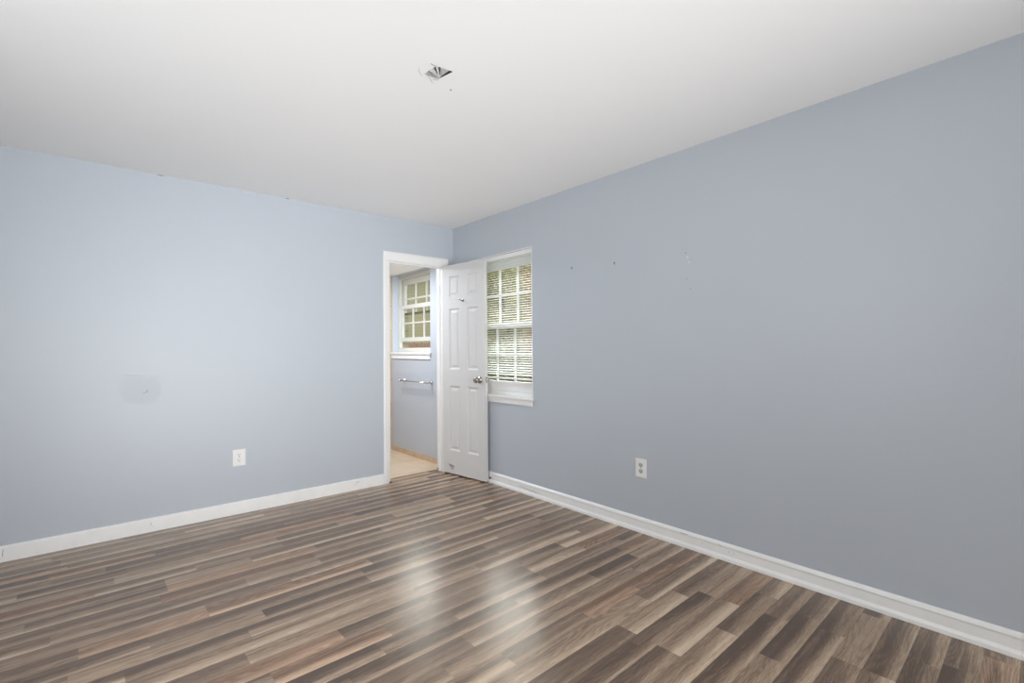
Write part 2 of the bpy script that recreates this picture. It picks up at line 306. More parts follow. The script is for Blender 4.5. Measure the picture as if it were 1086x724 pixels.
SLAT = 16
STRIPS = {
-12:[[-3.84,0.38],[-3.39,-0.8],[-2.55,-0.61],[-2.03,0.1],[-1.56,-0.19],[-1.17,0.13],[-0.51,0.23],[0.06,-0.5]],
-11:[[-3.86,0.01],[-3.48,-0.79],[-2.79,-0.01],[-2.02,-0.61],[-1.44,0.06],[-0.65,-0.27],[-0.06,-0.48],[0.06,-0.68]],
-10:[[-3.19,0.01],[-2.82,-0.77],[-2.02,0.45],[-1.6,0.28],[-1.06,-0.28],[-0.63,0.43],[0.06,-0.29]],
-9:[[-3.29,-0.4],[-2.83,-0.17],[-2.03,-0.0],[-1.28,0.11],[-0.34,0.11],[0.06,-0.55]],
-8:[[-3.94,0.14],[-3.08,0.32],[-2.11,0.29],[-1.72,-0.37],[-1.35,-0.54],[-0.66,-0.23],[-0.14,0.24],[0.06,-0.08]],
-7:[[-3.43,-0.33],[-2.89,0.23],[-2.44,-0.63],[-1.84,0.58],[-1.27,0.37],[-0.59,-0.51],[0.06,-0.39]],
-6:[[-3.57,-0.79],[-3.16,-0.62],[-2.19,0.31],[-1.53,-0.42],[-0.83,-0.21],[0.06,-0.12]],
-5:[[-3.83,0.29],[-3.04,0.29],[-2.54,0.02],[-2.18,0.41],[-1.81,-0.59],[-1.2,-0.72],[-0.63,-0.51],[-0.18,0.21],[0.06,-0.41]],
-4:[[-3.99,-0.3],[-3.2,0.23],[-2.66,-0.33],[-1.84,0.48],[-0.92,-0.5],[-0.56,0.09],[0.06,0.22]],
-3:[[-3.53,-0.58],[-2.91,-0.1],[-2.02,0.41],[-1.06,-0.38],[-0.21,-0.51],[0.06,0.27]],
-2:[[-3.64,-0.14],[-2.67,0.26],[-2.02,0.48],[-1.26,0.22],[-0.86,-0.22],[-0.36,0.17],[0.06,0.3]],
-1:[[-3.8,0.27],[-3.42,-0.48],[-2.63,0.03],[-1.67,-0.14],[-1.07,-0.29],[-0.64,0.18],[0.06,0.36]],
0:[[-3.73,0.25],[-3.17,-0.44],[-2.35,-0.42],[-1.58,-0.22],[-1.04,-0.12],[-0.13,0.53],[0.06,-0.03]],
1:[[-3.79,-0.63],[-3.09,-0.05],[-2.53,-0.02],[-2.06,0.26],[-1.7,-0.53],[-1.12,-0.55],[-0.73,0.39],[-0.31,-0.8],[0.06,-0.4]],
2:[[-3.78,0.39],[-3.29,-0.05],[-2.87,0.43],[-2.44,-0.01],[-2.07,0.3],[-1.62,0.1],[-0.82,0.59],[-0.36,-0.65],[0.03,-0.3],[0.06,0.29]],
3:[[-3.63,0.12],[-3.09,-0.42],[-2.27,0.04],[-1.3,-0.71],[-0.57,0.7],[0.06,-0.3]],
4:[[-3.87,0.37],[-3.29,-0.37],[-2.92,-0.64],[-2.03,0.47],[-1.39,-0.24],[-0.57,-0.4],[-0.11,0.3],[0.06,-0.5]],
5:[[-3.78,0.49],[-3.28,-0.55],[-2.88,-0.67],[-1.93,-0.71],[-1.42,0.35],[-0.91,-0.56],[-0.39,-0.3],[0.06,-0.5]],
6:[[-3.77,0.51],[-2.82,0.12],[-2.39,-0.56],[-1.95,0.44],[-1.44,0.44],[-0.76,0.3],[-0.33,-0.7],[0.06,-0.6]],
7:[[-3.95,-0.33],[-3.25,0.08],[-2.87,-0.46],[-2.36,-0.27],[-1.67,0.22],[-1.28,-0.35],[-0.44,-0.5],[0.01,-0.4],[0.06,-0.63]],
8:[[-3.6,-0.22],[-3.14,-0.62],[-2.61,-0.19],[-2.24,0.25],[-1.44,-0.05],[-0.71,0.7],[-0.27,-0.5],[0.06,0.4]],
9:[[-3.84,-0.39],[-3.04,0.55],[-2.4,0.37],[-1.47,0.43],[-1.01,-0.4],[-0.46,0.9],[0.06,-0.3]],
10:[[-3.1,0.49],[-2.13,0.29],[-1.72,0.48],[-1.07,-0.4],[-0.47,-0.6],[0.06,0.3]],
11:[[-3.44,0.22],[-3.03,-0.59],[-2.63,0.29],[-1.93,0.59],[-1.01,-0.8],[-0.56,0.8],[0.06,-0.4]],
12:[[-3.29,-0.03],[-2.48,-0.21],[-1.71,-0.15],[-0.73,0.5],[-0.11,0.4],[0.06,0.25]],
13:[[-3.78,0.0],[-3.37,-0.06],[-2.76,-0.22],[-2.09,-0.24],[-1.52,0.36],[-1.05,-0.3],[-0.67,0.0],[-0.29,-0.5],[0.06,-0.41]],
14:[[-3.84,-0.46],[-3.19,-0.07],[-2.43,-0.47],[-1.74,0.16],[-1.05,0.1],[-0.5,0.3],[0.01,0.18],[0.06,0.15]],
15:[[-3.47,0.46],[-2.8,-0.7],[-2.31,0.22],[-1.57,-0.5],[-0.73,0.2],[-0.36,-0.6],[0.06,0.5]],
16:[[-3.56,0.0],[-2.99,-0.23],[-2.51,0.55],[-2.03,-0.64],[-1.21,-0.5],[-0.34,-0.2],[0.06,0.08]],
17:[[-3.22,0.18],[-2.23,-0.78],[-1.86,-0.6],[-1.5,-0.6],[-0.93,-0.28],[-0.22,-0.2],[0.06,-0.45]],
18:[[-3.54,0.18],[-2.62,-0.21],[-2.24,0.24],[-1.78,0.4],[-0.93,-0.4],[-0.49,0.5],[0.06,-0.01]],
19:[[-3.45,-0.41],[-3.06,-0.53],[-2.47,-0.61],[-1.94,0.3],[-1.52,-0.6],[-0.56,-0.45],[0.06,0.8]],
20:[[-3.62,-0.01],[-2.81,-0.37],[-2.28,-0.44],[-1.51,0.4],[-1.12,0.1],[-0.3,0.55],[0.06,-0.33]],
21:[[-3.6,0.35],[-3.12,-0.64],[-2.65,-0.15],[-2.23,0.6],[-1.33,0.5],[-0.91,-0.4],[-0.18,-0.2],[0.06,-0.58]],
22:[[-3.57,0.25],[-3.19,-0.02],[-2.65,0.1],[-2.23,-0.6],[-1.67,-0.06],[-0.92,-0.7],[-0.47,-0.18],[0.06,-0.25]],
23:[[-3.61,-0.68],[-2.81,0.0],[-2.14,0.2],[-1.63,-0.4],[-0.76,0.6],[-0.33,-0.1],[0.06,-0.46]],
24:[[-3.55,-0.16],[-2.94,-0.36],[-2.56,-0.4],[-1.62,-0.52],[-1.11,-0.56],[-0.31,-0.2],[0.06,0.33]],
25:[[-3.58,-0.32],[-2.78,-0.5],[-2.33,0.5],[-1.53,0.7],[-1.04,-0.31],[-0.24,0.33],[0.06,0.3]],
26:[[-3.06,0.33],[-2.33,-0.3],[-1.94,-0.64],[-0.96,0.3],[-0.61,0.04],[0.06,0.57]],
27:[[-3.74,0.1],[-3.36,-0.25],[-2.87,0.41],[-2.12,0.1],[-1.74,0.5],[-1.05,-0.2],[-0.42,-0.39],[0.06,0.28]],
28:[[-3.26,0.47],[-2.48,-0.31],[-1.74,-0.5],[-1.15,-0.08],[-0.45,0.4],[0.06,-0.7]],
29:[[-3.96,-0.05],[-3.53,-0.51],[-2.96,0.5],[-2.44,-0.1],[-1.69,0.5],[-1.25,-0.25],[-0.3,0.35],[0.06,-0.09]],
30:[[-3.62,-0.24],[-3.11,-0.64],[-2.44,-0.57],[-2.03,0.18],[-1.14,0.4],[-0.61,0.35],[0.03,-0.7],[0.06,0.37]],
31:[[-3.86,-0.62],[-3.3,0.26],[-2.72,0.24],[-2.29,0.4],[-1.83,-0.15],[-1.06,-0.4],[-0.53,0.7],[-0.02,-0.78],[0.06,-0.01]],
32:[[-3.47,0.56],[-2.64,0.09],[-1.83,0.6],[-1.43,0.3],[-0.52,0.56],[0.06,-0.67]],
33:[[-3.74,-0.29],[-3.01,0.38],[-2.58,-0.3],[-2.18,-0.17],[-1.26,0.3],[-0.79,-0.63],[-0.09,-0.35],[0.06,-0.13]],
34:[[-3.82,0.12],[-3.4,-0.03],[-2.67,0.02],[-2.0,-0.7],[-1.28,0.02],[-0.88,-0.03],[-0.18,-0.32],[0.06,0.22]],
35:[[-3.7,-0.11],[-2.9,-0.1],[-2.44,-0.08],[-1.71,-0.7],[-0.73,-0.47],[0.06,-0.1]],
36:[[-3.75,-0.23],[-2.83,-0.26],[-1.99,0.1],[-1.05,-0.2],[-0.23,-0.1],[0.06,-0.71]],
37:[[-3.72,0.12],[-3.22,0.37],[-2.86,-0.3],[-2.32,0.24],[-1.6,0.34],[-1.02,-0.2],[-0.64,0.2],[0.06,0.18]],
38:[[-3.54,-0.15],[-2.9,-0.05],[-2.25,-0.39],[-1.76,0.52],[-1.03,-0.29],[-0.32,0.47],[0.06,-0.55]],
39:[[-3.42,-0.28],[-2.98,-0.21],[-2.57,-0.03],[-1.76,-0.27],[-1.39,0.03],[-0.79,0.28],[-0.17,0.48],[0.06,-0.24]],
40:[[-3.69,0.23],[-3.18,0.45],[-2.55,-0.56],[-1.93,-0.67],[-1.24,0.03],[-0.72,-0.21],[-0.2,0.0],[0.06,-0.77]],
41:[[-3.48,-0.13],[-2.51,0.39],[-2.15,-0.68],[-1.2,-0.71],[-0.79,-0.46],[-0.25,0.27],[0.06,-0.3]],
42:[[-3.85,-0.69],[-3.16,-0.07],[-2.41,0.12],[-1.46,-0.16],[-0.98,0.33],[-0.32,-0.03],[0.06,0.43]],
}
# ------------------------------------------------------------------ room shell
X0, Y0, H = -3.95, -4.95, 2.44
BW = (-1.165, -.295, .80, 2.062)      # bedroom window opening  y0 y1 z0 z1
TW = (.447, 1.328, 1.18, 2.118)        # bathroom window opening
DO = (-.709, -.117, 0, 2.05)          # doorway
wall('wall_right', 'x', 0, .2, Y0, .11, 0, H, [BW], label='long blue-grey bedroom wall on the right, with the white window')
wall('wall_left', 'y', 0, .11, X0, 0, 0, H, [DO], [M['blue'], M['white']], label='blue-grey bedroom wall on the left, with the bathroom doorway')
wall('wall_back', 'y', Y0, -.2, X0, 0, 0, H, [(-3.0, -.9, .05, 2.1)], label='blue-grey bedroom wall behind the viewer')
wall('wall_side', 'x', X0, -.2, Y0, 0, 0, H, [(-3.35, -1.85, .8, 2.1)], label='blue-grey bedroom wall opposite the window wall')
wall('wall_bathroom_window', 'x', 0, .2, .11, 1.6, 0, H, [TW], [M['blue'], M['blue']], label='pale blue bathroom wall with the part-open window')
wall('wall_bathroom_far', 'y', 1.34, .12, -2.2, 0, 0, H, [], [M['walltile'], M['white']], label='tan tiled far wall of the bathroom')
wall('wall_bathroom_side', 'x', -2.2, -.1, .11, 1.34, 0, H, [], label='pale blue bathroom side wall')
# plain windows of the unseen walls
for i, (ax, p_, a0, a1, zb) in enumerate((('y', Y0-.12, -3.0, -.9, .05), ('x', X0-.12, -3.35, -1.85, .8))):
    bm = bmesh.new()
    def bb(u0, u1, z0, z1):
        if ax == 'y': box(bm, u0, u1, p_-.02, p_+.02, z0, z1)
        else: box(bm, p_-.02, p_+.02, u0, u1, z0, z1)
    bb(a0, a0+.05, zb, 2.1); bb(a1-.05, a1, zb, 2.1); bb(a0, a1, zb, zb+.06); bb(a0, a1, 2.05, 2.1); bb(a0, a1, 1.43, 1.47) if i else bb((a0+a1)/2-.03, (a0+a1)/2+.03, .05, 2.1)
    tag(obj('window_%d' % (i+3), bm, M['vinyl']), 'white double-hung window frame behind the viewer', None, None, 'structure')

# ceiling with a real torn hole
bm = bmesh.new()
hole = [(-1.646, -2.239), (-1.600, -2.277), (-1.573, -2.330), (-1.5546, -2.3356), (-1.562, -2.298), (-1.5726, -2.262), (-1.5735, -2.2468), (-1.6065, -2.228)]
hole = [(-1.645, -2.2387), (-1.640, -2.282), (-1.636, -2.3246), (-1.596, -2.331), (-1.5546, -2.3356), (-1.563, -2.292), (-1.5726, -2.2468), (-1.608, -2.243)]
outer = [(X0, 0), (X0, -2.3), (X0, Y0), (-1.6, Y0), (0, Y0), (0, -2.3), (0, 0), (-1.6, 0)]
for z, zz in ((H, 0), (H+.015, 1)):
    a = [bm.verts.new((*q, z)) for q in hole]; b = [bm.verts.new((*q, z)) for q in outer]
    for i in range(8):
        j = (i+1) % 8; bm.faces.new((a[i], a[j], b[j], b[i]))
    if zz == 0: la = a
    else:
        for i in range(8):
            j = (i+1) % 8; bm.faces.new((la[i], la[j], a[j], a[i]))
ceil = tag(obj('ceiling', bm, M['ceil']), 'white bedroom ceiling with a small torn hole', None, None, 'structure')
tag(obj('ceiling_bathroom', B(-2.2, 0, .11, 1.34, 2.12, 2.16), M['ceil']), 'lower white bathroom ceiling', None, None, 'structure')

# the torn hole's box, foil and paper flaps
hr = tag(empty('ceiling_hole', (-1.6, -2.29, H)), 'small torn diamond-shaped hole in white ceiling with crumpled lining', 'ceiling hole')
def hobj(name, bm, m, **k):
    o = obj(name, bm, m, **k); o.parent = hr; o.matrix_parent_inverse = Matrix.Translation((1.6, 2.29, -H)); return o
bm = bmesh.new()
box(bm, -1.68, -1.52, -2.37, -2.20, H+.10, H+.11)
for q in ((-1.68, -1.675, -2.37, -2.20), (-1.525, -1.52, -2.37, -2.20), (-1.68, -1.52, -2.37, -2.365), (-1.68, -1.52, -2.205, -2.20)): box(bm, *q, H+.0155, H+.11)
hobj('cavity', bm, M['cavity'])
random.seed(5)
bm = bmesh.new()      # crumpled lining: a folded fan filling the hole towards the window side
ap = Vector((-1.5760, -2.258, H+.001))
rim = [Vector(q) for q in ((-1.634, -2.268, 0), (-1.6356, -2.2976, 0), (-1.632, -2.316, 0), (-1.607, -2.324, 0), (-1.584, -2.326, 0), (-1.570, -2.329, 0))]
n_ = 16; prev = None
for i in range(n_+1):
    t = i/n_*(len(rim)-1); k = min(int(t), len(rim)-2); q = rim[k].lerp(rim[k+1], t-k)
    up_ = (.013 if i % 2 else .0)+random.uniform(0, .003)
    a = bm.verts.new((q.x, q.y, H+.002+up_)); b = bm.verts.new((ap.x+random.uniform(-.002, .002), ap.y+random.uniform(-.003, .003)-.002, ap.z+random.uniform(0, .003)))
    m_ = bm.verts.new(((q.x+ap.x)/2, (q.y+ap.y)/2, H+.0015+up_*.6))
    if prev and i not in (5, 9): bm.faces.new((prev[0], a, m_, prev[1])); bm.faces.new((prev[1], m_, b, prev[2]))
    prev = (a, m_, b)
bmesh.ops.remove_doubles(bm, verts=bm.verts, dist=1e-6)
bmesh.ops.solidify(bm, geom=bm.faces[:], thickness=.0008)
hobj('crumpled_lining', bm, M['foil'])
def flap(pts):
    bm = bmesh.new(); vs = [bm.verts.new(q) for q in pts]; c = bm.verts.new(tuple(sum(q[k] for q in pts)/len(pts)-(.002 if k == 2 else 0) for k in range(3)))
    for i in range(len(vs)): bm.faces.new((vs[i], vs[(i+1) % len(vs)], c))
    bmesh.ops.solidify(bm, geom=bm.faces[:], thickness=.0008)
    return bm
hobj('paper_flap', flap([(-1.6455, -2.2390, H-.0005), (-1.6380, -2.2680, H+.001), (-1.6080, -2.2640, H-.003), (-1.5790, -2.2560, H-.001), (-1.5740, -2.2475, H-.0005), (-1.6100, -2.2410, H-.0012)]), M['paper'])
hobj('paper_flap', flap([(-1.604, -2.2420, H-.001), (-1.588, -2.234, H-.006), (-1.572, -2.238, H-.004), (-1.5725, -2.2465, H-.0008)]), M['paper'])
bm = bmesh.new(); tube(bm, [(-1.6844, -2.2613, H-.0006), (-1.6709, -2.2401, H-.0012), (-1.6458, -2.2229, H-.0006)], .0007, 6); hobj('torn_edge', bm, M['grey'])
bm = bmesh.new(); tube(bm, [(-1.6672, -2.3343, H-.006), (-1.6505, -2.326, H-.003), (-1.6354, -2.3206, H+.001)], .0013, 6); hobj('loose_wire', bm, M['grey'])
bm = bmesh.new(); tube(bm, [(-1.636, -2.248, H-.002), (-1.615, -2.238, H-.006), (-1.6, -2.222, H-.003), (-1.580, -2.205, H-.004)], .0007, 6); hobj('torn_edge', bm, M['grey'])
bm = bmesh.new(); prism(bm, [(-1.5735, -2.2500), (-1.5562, -2.3340), (-1.5595, -2.3320), (-1.5760, -2.2520)], 2, H+.0006, H+.0148); hobj('shaded_cut_edge', bm, M['slot'])  # black strip puts the shade on the hole's far cut side
tag(obj('ceiling_nail', B(-1.485, -1.4795, -2.209, -2.2035, H-.004, H+.001, .001), M['grey']), 'tiny dark nail head in the white ceiling beside the torn hole', 'nail')

# floor: one laminate surface made of two-tone strips
bm = bmesh.new(); uvl = bm.loops.layers.uv.new('UVMap'); cl = bm.loops.layers.float_color.new('strip')
RB, RP, RT = -3.945, .1, .02            # the boards run about one degree off the wall
random.seed(21)
for r, segs in STRIPS.items():
    xa = -4.05
    for x1, tone in segs:
        rg, rb = random.random(), random.random()
        q = [(xa, 0), (x1, 0), (x1, RP), (xa, RP)]
        f = bm.faces.new([bm.verts.new((k[0]-RT*(k[1]+RB+r*RP+2), RB+r*RP+k[1]+RT*k[0], 0)) for k in q])
        for lp, k in zip(f.loops, q):
            lp[uvl].uv = (k[0]-xa, k[1]/RP); lp[cl] = (.47+.27*tone, rg, rb, 1)
        xa = x1
for co, no in (((0, .129, 0), (0, 1, 0)), ((.04, 0, 0), (1, 0, 0)), ((X0-.04, 0, 0), (-1, 0, 0)), ((0, Y0-.04, 0), (0, -1, 0))):
    bmesh.ops.bisect_plane(bm, geom=bm.verts[:]+bm.edges[:]+bm.faces[:], plane_co=co, plane_no=no, clear_outer=True)
for f in bm.faces: f.normal_update()
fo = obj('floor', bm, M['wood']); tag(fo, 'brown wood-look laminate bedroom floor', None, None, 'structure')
tag(obj('floor_slab', B(X0-.2, .2, Y0-.2, 1.6, -.12, -.004), M['cavity']), 'dark sub-floor under the laminate', None, None, 'structure')
tag(obj('floor_bathroom', B(-2.2, 0, .1305, 1.34, -.0039, .001), M['tile']), 'beige square-tiled bathroom floor', None, None, 'structure')
tag(obj('trim_7', B(DO[0], DO[1], .118, .142, .0012, .007, .002), M['caulk']), 'narrow pale threshold strip between wood floor and tile', None, None, 'structure')
# tile skirting in the bathroom
tag(obj('baseboard_bathroom', B(-.012, -.0005, .111, 1.339, .001, .062, .002), M['basetile']), 'beige tile skirting along the bathroom wall', None, None, 'structure')

# baseboards
def prof(t, h): return [(0, 0), (t, 0), (t, h*.18), (t*.78, h*.34), (t*.72, h*.72), (t*.45, h*.86), (t*.35, h), (0, h)]
bm = bmesh.new(); prism(bm, [(-.0005-a, z) for a, z in [(0, 0), (.022, 0), (.021, .016), (.013, .030), (.012, .070), (.015, .080), (.011, .090), (.004, .097), (0, .097)]], 1, Y0, 0)
bbr = tag(obj('baseboard_right', bm, M['base']), 'white moulded baseboard along the right wall', None, None, 'structure')
bm = bmesh.new(); prism(bm, [(-.0005-a, z) for a, z in [(0, 0), (.014, 0), (.014, .084), (.010, .091), (0, .092)]], 0, X0, -.768)
bbl = tag(obj('baseboard_left', bm, M['base']), 'plain white baseboard along the left wall', None, None, 'structure')
for ob_, marks in ((bbl, [[(-2.462, .065), (-2.457, .05), (-2.468, .043)], [(-2.448, .043), (-2.452, .034)], [(-3.150, .075), (-3.153, .045), (-3.152, .03)], [(-1.03, .07), (-1.02, .064), (-.995, .067)], [(-1.04, .055), (-1.035, .044)]]),
                   (bbr, [[(-1.00, .052), (-1.12, .046), (-1.27, .044)], [(-1.985, .060), (-1.99, .045)], [(-2.50, .084), (-2.53, .080), (-2.555, .083)], [(-2.745, .085), (-2.762, .07)], [(-2.80, .06), (-2.803, .05)], [(-2.83, .058), (-2.834, .05)], [(-2.64, .062), (-2.645, .052)]])):
    for mk in marks:
        bm = bmesh.new()
        off = -.0148 if ob_ is bbl else None
        if ob_ is bbl: pts = [(a, -.0148, z) for a, z in mk]
        else: pts = [(-(.0130 if z < .072 else .0155)-.0008, a, z) for a, z in mk]
        tube(bm, pts, [.0008]+[.0016]*(len(pts)-2)+[.0007], 5)
        obj('scuff_mark', bm, M['grey'], ob_)

# ------------------------------------------------------------------ doorway casing and jamb
def casing_poly(w0, w1): return [(w0, 0), (w0, -.010), (w0+(w1-w0)*.25, -.014), (w0+(w1-w0)*.8, -.017), (w1, -.012), (w1, 0)]
cas = tag(empty('trim_1', (-.413, 0, 0)), 'white casing and jamb around the bathroom doorway', None, None, 'structure')
def cobj(name, bm, m=M['white']):
    o = obj(name, bm, m); o.parent = cas; o.matrix_parent_inverse = Matrix.Translation((.413, 0, 0)); return o
bm = bmesh.new(); prism(bm, [(x, y-.0005) for x, y in casing_poly(DO[0]+.004, DO[0]-.057)], 2, 0.0005, DO[3]-.002); cobj('side_casing', bm)
bm = bmesh.new(); prism(bm, [(x, y-.0005) for x, y in casing_poly(DO[1]-.004, DO[1]+.050)], 2, 0.0005, DO[3]-.002); cobj('side_casing', bm)
bm = bmesh.new(); prism(bm, [(y-.0005, z) for z, y in casing_poly(DO[3]-.004, DO[3]+.072)], 0, DO[0]-.057, DO[1]+.050); cobj('head_casing', bm)
bm = bmesh.new(); box(bm, DO[0]+.0005, DO[0]+.012, .0, .11, .001, DO[3]-.001); box(bm, DO[0]+.012, DO[0]+.022, .040, .07, .001, DO[3]-.014); cobj('jamb', bm)
bm = bmesh.new(); box(bm, DO[1]-.012, DO[1]-.0005, .0, .11, .001, DO[3]-.001); box(bm, DO[1]-.022, DO[1]-.012, .040, .07, .001, DO[3]-.014); cobj('jamb', bm)
bm = bmesh.new(); box(bm, DO[0]+.0125, DO[1]-.0125, .0, .11, DO[3]-.012, DO[3]-.0005); box(bm, DO[0]+.022, DO[1]-.022, .040, .07, DO[3]-.022, DO[3]-.012); cobj('head_jamb', bm)
cobj('chipped_foot', B(DO[0]-.004, DO[0]+.0125, -.019, .004, .001, .014, .002), M['rubber'])
cobj('chipped_foot', B(DO[1]-.0125, DO[1]-.003, .090, .113, .008, .022, .002), M['rubber'])
# pale tiled edge seen inside the doorway, just past the left jamb

# ------------------------------------------------------------------ six-panel door (door_1)
DW, DH, DT = .588, 2.028, .035
A_ = Vector((-.139, -.0185, .012)); B_ = Vector((-.062, -.601, .012))
ang = math.atan2(B_.y-A_.y, B_.x-A_.x)
def door_mesh():
    bm = bmesh.new()
    px = [(.098, .245), (.355, .500)]; pz = [(.225, .85), (1.01, 1.60), (1.715, 1.915)]
    us = sorted({0, DW, *[v for p in px for v in p]}); zs = sorted({0, DH, *[v for p in pz for v in p]})
    loops = [(0, 0), (.010, .008), (.022, .009), (.040, .003)]
    for yb, s in ((0, 1), (DT, -1)):
        cache = {}
        def V(u, z, d=0):
            k = (round(u, 5), round(z, 5), round(d, 5))
            if k not in cache: cache[k] = bm.verts.new((u, yb+s*d, z))
            return cache[k]
        for i in range(len(us)-1):
            for j in range(len(zs)-1):
                u0, u1, z0, z1 = us[i], us[i+1], zs[j], zs[j+1]
                if (u0, u1) in px and (z0, z1) in pz:
                    prev = None
                    for ins, d in loops:
                        ring = [V(u0+ins, z0+ins, d), V(u1-ins, z0+ins, d), V(u1-ins, z1-ins, d), V(u0+ins, z1-ins, d)]
                        if prev:
                            for k in range(4): bm.faces.new((prev[k], prev[(k+1) % 4], ring[(k+1) % 4], ring[k]))
                        prev = ring
                    bm.faces.new(prev)
                else: bm.faces.new((V(u0, z0), V(u1, z0), V(u1, z1), V(u0, z1)))
        if s == 1: front = cache
        else:
            per = [(u, 0) for u in us] + [(DW, z) for z in zs[1:]] + [(u, DH) for u in us[::-1][1:]] + [(0, z) for z in zs[::-1][1:-1]]
            for k in range(len(per)):
                a, b = per[k], per[(k+1) % len(per)]
                ka = (round(a[0], 5), round(a[1], 5), 0); kb = (round(b[0], 5), round(b[1], 5), 0)
                ff = lambda c, k2: c[k2] if k2 in c else c[(k2[0], k2[1], 0.0)]
                bm.faces.new((ff(front, ka), ff(front, kb), ff(cache, kb), ff(cache, ka)))
    return bm
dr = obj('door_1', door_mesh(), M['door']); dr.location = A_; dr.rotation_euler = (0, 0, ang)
tag(dr, 'white six-panel bathroom door standing open in front of the window', None, None, 'structure')
def knob(sgn):
    bm = bmesh.new(); y = 0 if sgn < 0 else DT
    prof_ = [(0, .033), (.006, .033), (.010, .028), (.014, .014), (.026, .0125), (.034, .018), (.042, .026), (.052, .028), (.060, .024), (.064, .014), (.065, .002)]
    tube(bm, [(.522, y+sgn*(.0004+d), .922) for d, r in prof_], [r for d, r in prof_], 24)
    return bm
for sgn, lab in ((-1, 'round brushed metal knob'), (1, None)):
    k = obj('door_knob', knob(sgn), M['nickel'], dr, True)
    if lab: k['label'] = lab
k = obj('latch_plate', B(DW-.0002, DW+.0015, .006, .029, .895, .950), M['chrome'], dr)
obj('latch_bolt', B(DW+.0012, DW+.009, .0125, .0225, .912, .933, .003), M['chrome'], dr)
bm = bmesh.new()       # coat hook on the middle stile
box(bm, .293, .313, -.004, -.0002, 1.655, 1.685, .0015)
tube(bm, [(.303, -.003, 1.672), (.300, -.022, 1.668), (.290, -.034, 1.672), (.284, -.036, 1.682)], [.005, .005, .005, .007], 8)
tube(bm, [(.303, -.003, 1.665), (.308, -.018, 1.655), (.312, -.022, 1.660)], [.004, .004, .006], 8)
h = obj('coat_hook', bm, M['chrome'], dr, True); h['label'] = 'small metal coat hook'
bm = bmesh.new()       # pen scribble near the foot
def scr(pts): tube(bm, [(u, -.0010, z) for u, z in pts], .0019, 5)
scr([(.085, .088), (.115, .083), (.150, .080), (.160, .070), (.150, .055), (.138, .040), (.120, .052), (.098, .075), (.088, .088)])
scr([(.105, .085), (.118, .066), (.130, .078), (.140, .062), (.150, .074)])
s_ = obj('pen_scribble', bm, M['pen'], dr); s_['label'] = 'dark heart-like pen scribble'
for z in (.18, 1.0, 1.82):
    bm = bmesh.new(); tube(bm, [(-.004, DT+.004, z), (-.004, DT+.004, z+.09)], .005, 10); obj('hinge', bm, M['chrome'], dr, True)
bm = bmesh.new(); tube(bm, [(-.0135, -.640, .052), (-.050, -.640, .052)], .004, 8)
ds = tag(empty('door_stop', (-.0135, -.640, .052)), 'small door stop with black rubber tip on baseboard behind the door', 'door stop')
for nm, mt, a, b, r_ in (('rod', 'chrome', -.001, -.022, .004), ('rubber_tip', 'rubber', -.022, -.034, .009)):
    bm = bmesh.new(); tube(bm, [(a, 0, 0), (b, 0, 0)], r_, 10); obj(nm, bm, M[mt], ds, True)

# ------------------------------------------------------------------ windows
def sash(name, root, X, y0, y1, z0, z1, g, mz, mys, lift=None):
    """a sash in the plane x=X; g = glass rectangle; mz horizontal muntins, mys vertical ones"""
    gy0, gy1, gz0, gz1 = g; t = .014
    bm = bmesh.new()
    box(bm, X-t, X+t, y0, gy0, z0, z1); box(bm, X-t, X+t, gy1, y1, z0, z1)
    box(bm, X-t, X+t, gy0, gy1, z0, gz0); box(bm, X-t, X+t, gy0, gy1, gz1, z1)
    s = obj(name, bm, M['vinyl'], root)
    for z in mz: obj('muntin', B(X-.009, X+.009, gy0, gy1, z-.0085, z+.0085), M['vinyl'], s)
    for y in mys: obj('muntin', B(X-.0088, X+.0088, y-.0085, y+.0085, gz0, gz1), M['vinyl'], s)
    obj('pane', B(X-.002, X+.002, gy0-.002, gy1+.002, gz0-.002, gz1+.002), M['glass'], s)
    if lift: obj('sash_lock', B(X-t-.012, X-t, (y0+y1)/2-.03, (y0+y1)/2+.03, z1-.02, z1-.004, .003), M['vinyl'], s)
    return s
def frame(root, y0, y1, z0, z1, l, r, top, bot, xa=.060, xb=.145):
    bm = bmesh.new()
    box(bm, xa, xb, y0, y0+r, z0, z1); box(bm, xa, xb, y1-l, y1, z0, z1); box(bm, xa, xb, y0+r, y1-l, z1-top, z1); box(bm, xa, xb, y0+r, y1-l, z0, z0+bot)
    return obj('window_frame', bm, M['vinyl'], root)
# bedroom window
w1 = tag(empty('window_1'), 'white double-hung window with open blinds on the right bedroom wall', None, None, 'structure')
frame(w1, BW[0]+.001, BW[1]-.001, .802, BW[3]-.001, .030, .012, .040, .035, .044, .145)
sash('upper_sash', w1, .110, -1.152, -.326, 1.402, 2.02, (-1.115, -.370, 1.455, 1.952), [1.712], [-.867, -.618])
sash('lower_sash', w1, .074, -1.152, -.326, .838, 1.455, (-1.115, -.370, .925, 1.405), [1.172], [-.867, -.618], True)
bm = bmesh.new(); box(bm, -.024, .0435, BW[0]-.026, BW[1]+.02, .782, .800, .004)
